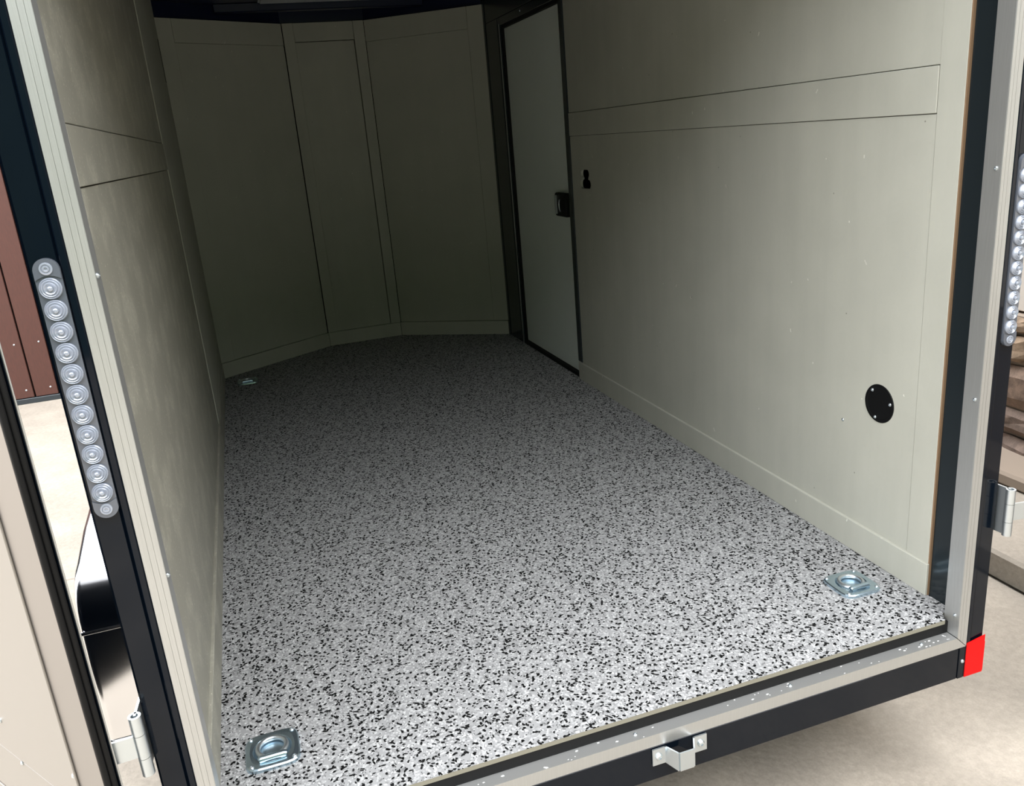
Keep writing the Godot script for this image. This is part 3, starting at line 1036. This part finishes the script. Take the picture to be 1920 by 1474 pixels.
# lawn and hedge across the drive, behind the photographer
func build_garden() -> void:
	var g := structure("lawn", "green lawn across the drive", "lawn")
	box_part("turf", Vector3(-16.0, GROUND - 0.1, 7.01), Vector3(16.0, GROUND + 0.02, 16.0), mats.grass, g, 0.01)
	var h := structure("hedge", "tall dark green hedge across the lawn", "hedge")
	var n := FastNoiseLite.new()
	n.seed = 5
	n.frequency = 0.9
	for k in 7:
		var s := Shape.new()
		var c := Vector3(-9.6 + 3.2 * k, GROUND, 8.6 + 0.4 * sin(k * 2.1))
		var r := Vector3(2.1, 6.2 + 0.5 * sin(k * 1.7), 1.5)
		var rows := []
		for i in 17:
			var line := []
			for j in 32:
				var v := PI / 2 * i / 16.0
				var a := TAU * j / 32
				var q: float = pow(cos(v), 0.35)
				var p := Vector3(cos(a) * q, pow(sin(v), 0.7), sin(a) * q)
				p *= 1.0 + 0.22 * n.get_noise_3dv(p * 3.0 + c)
				line.append(c + p * r)
			rows.append(line)
		for i in 16:
			for j in 32:
				var l := (j + 1) % 32
				var mid: Vector3 = rows[i][j] - c
				s.quad(rows[i][j], rows[i][l], rows[i + 1][l], rows[i + 1][j], mid)
		part("bush", s, mats.leaves, h)


func stone(parent: Node, c: Vector3, h: Vector3) -> void:
	var s := Shape.new()
	var n := 4
	var grid := []
	for i in n + 1:
		var line := []
		for j in n + 1:
			var u := -1.0 + 2.0 * i / n
			var v := -1.0 + 2.0 * j / n
			var rim := maxf(absf(u), absf(v))
			var out: float = h.x * (1.0 if rim < 0.9 else 0.25) * rng.randf_range(0.7, 1.1)
			line.append(c + Vector3(-out, v * h.y * (0.98 if rim > 0.9 else 1.0) + rng.randf_range(-0.004, 0.004), u * h.z + rng.randf_range(-0.006, 0.006)))
		grid.append(line)
	for i in n:
		for j in n:
			s.quad(grid[i][j], grid[i + 1][j], grid[i + 1][j + 1], grid[i][j + 1], Vector3.LEFT)
	for k in [[0, 0, n, 0], [0, n, n, n], [0, 0, 0, n], [n, 0, n, n]]:
		for q in n:
			var a: Vector3 = grid[k[0] + (q if k[2] != k[0] else 0)][k[1] + (q if k[3] != k[1] else 0)]
			var b: Vector3 = grid[k[0] + (q + 1 if k[2] != k[0] else 0)][k[1] + (q + 1 if k[3] != k[1] else 0)]
			s.quad(a, b, Vector3(c.x + 0.01, b.y, b.z), Vector3(c.x + 0.01, a.y, a.z), (a + b) / 2 - c)
	part("stone", s, mats.stones[rng.randi() % 3], parent)


func loose_chips() -> void:
	var s := Shape.new()
	s.hexa([Vector3(-0.5, 0, -0.35), Vector3(0.4, 0, -0.5), Vector3(0.5, 0, 0.3), Vector3(-0.3, 0, 0.5), Vector3(-0.45, 0.3, -0.3), Vector3(0.35, 0.25, -0.42), Vector3(0.45, 0.3, 0.25), Vector3(-0.3, 0.22, 0.42)])
	var mm := MultiMesh.new()
	mm.transform_format = MultiMesh.TRANSFORM_3D
	mm.mesh = s.st.commit()
	var spots := []
	for i in 56:
		# on the sill, denser to the right
		var x := 0.84 - 1.5 * pow(rng.randf(), 1.5)
		spots.append([Vector3(x, -0.043, -rng.randf_range(0.003, 0.028)), rng.randf_range(0.002, 0.0055)])
	for i in 25:
		spots.append([Vector3(rng.randf_range(-0.2, 0.83), 0.0, -rng.randf_range(0.026, 0.06)), rng.randf_range(0.003, 0.006)])
	mm.instance_count = spots.size()
	for i in spots.size():
		var k: float = spots[i][1]
		mm.set_instance_transform(i, Transform3D(Basis(Vector3.UP, rng.randf() * TAU).scaled(Vector3(k * 1.3, k * 0.5, k * 0.7)), spots[i][0]))
	var o := MultiMeshInstance3D.new()
	o.name = "loose_chips"
	o.multimesh = mm
	o.material_override = mats.chip
	o.set_meta("kind", "stuff")
	o.set_meta("label", "loose white flake chips scattered on the aluminium sill")
	o.set_meta("category", "chips")
	add_child(o)


func _ready() -> void:
	rng.seed = 7
	# camera
	var cam := Camera3D.new()
	cam.name = "camera"
	add_child(cam)
	var fwd := Vector3(0.27801631, -0.30067469, -0.91230569)
	var right := Vector3(0.94553945, -0.08172939, 0.31508008)
	var up := Vector3(0.16929879, 0.95021842, -0.26157768)
	cam.transform = Transform3D(Basis(right, up, -fwd), Vector3(-0.6397, 1.226, 1.3387)).orthonormalized()
	cam.fov = rad_to_deg(2.0 * atan(737.0 / 1541.7))
	cam.near = 0.05
	cam.current = true
	# hazy bright sky
	var sky := ProceduralSkyMaterial.new()
	sky.sky_top_color = Color8(250, 252, 255)
	sky.sky_horizon_color = Color8(186, 191, 197)
	sky.sky_curve = 0.4
	sky.ground_bottom_color = Color8(150, 142, 130)
	sky.ground_horizon_color = Color8(150, 142, 130)
	var env := Environment.new()
	env.background_mode = Environment.BG_SKY
	env.sky = Sky.new()
	env.sky.sky_material = sky
	env.background_energy_multiplier = 1.0
	env.tonemap_mode = Environment.TONE_MAPPER_LINEAR
	env.tonemap_exposure = 7.6
	env.sdfgi_enabled = true
	env.ssao_enabled = true
	env.ssil_enabled = true
	var world := WorldEnvironment.new()
	world.name = "world"
	world.environment = env
	add_child(world)

	make_materials()
	mats.dark_gloss = plain(Color8(30, 36, 39), 0.14, 0.0, 0.42)
	build_floor()
	build_walls()
	build_nose()
	build_ceiling()
	build_side_door()
	build_rear_frame()
	build_outdoors()
	build_garden()
	fender()
	rear_door(-1.0, 234.0, Vector2(-1.008, 0.053), [0.23, 1.5], "open rear door with cream inner panel beside polished fender")
	rear_door(1.0, 140.0, Vector2(1.035, 0.055), [0.228, 1.5], "open rear door hinged beside the red corner tape")
	tail_light(Vector3(-0.9145, 0.905, -0.004), "clear eleven-lens tail light on left corner post near fender")
	tail_light(Vector3(0.9165, 0.895, -0.004), "clear eleven-lens tail light on right corner post near stone wall")
	tie_down(Vector3(-0.765, 0.0, -0.24), 0.0, "blue zinc tie-down ring by the sill and left wall")
	tie_down(Vector3(0.745, 0.0, -0.25), 0.0, "blue zinc tie-down ring by the sill and right wall")
	tie_down(Vector3(-0.75, 0.0, -3.43), 0.0, "tie-down ring in the dark corner at the nose")
	striker(Vector3(0.083, -0.1, -0.001))
	cover_plate()
	reflector()
	loose_chips()
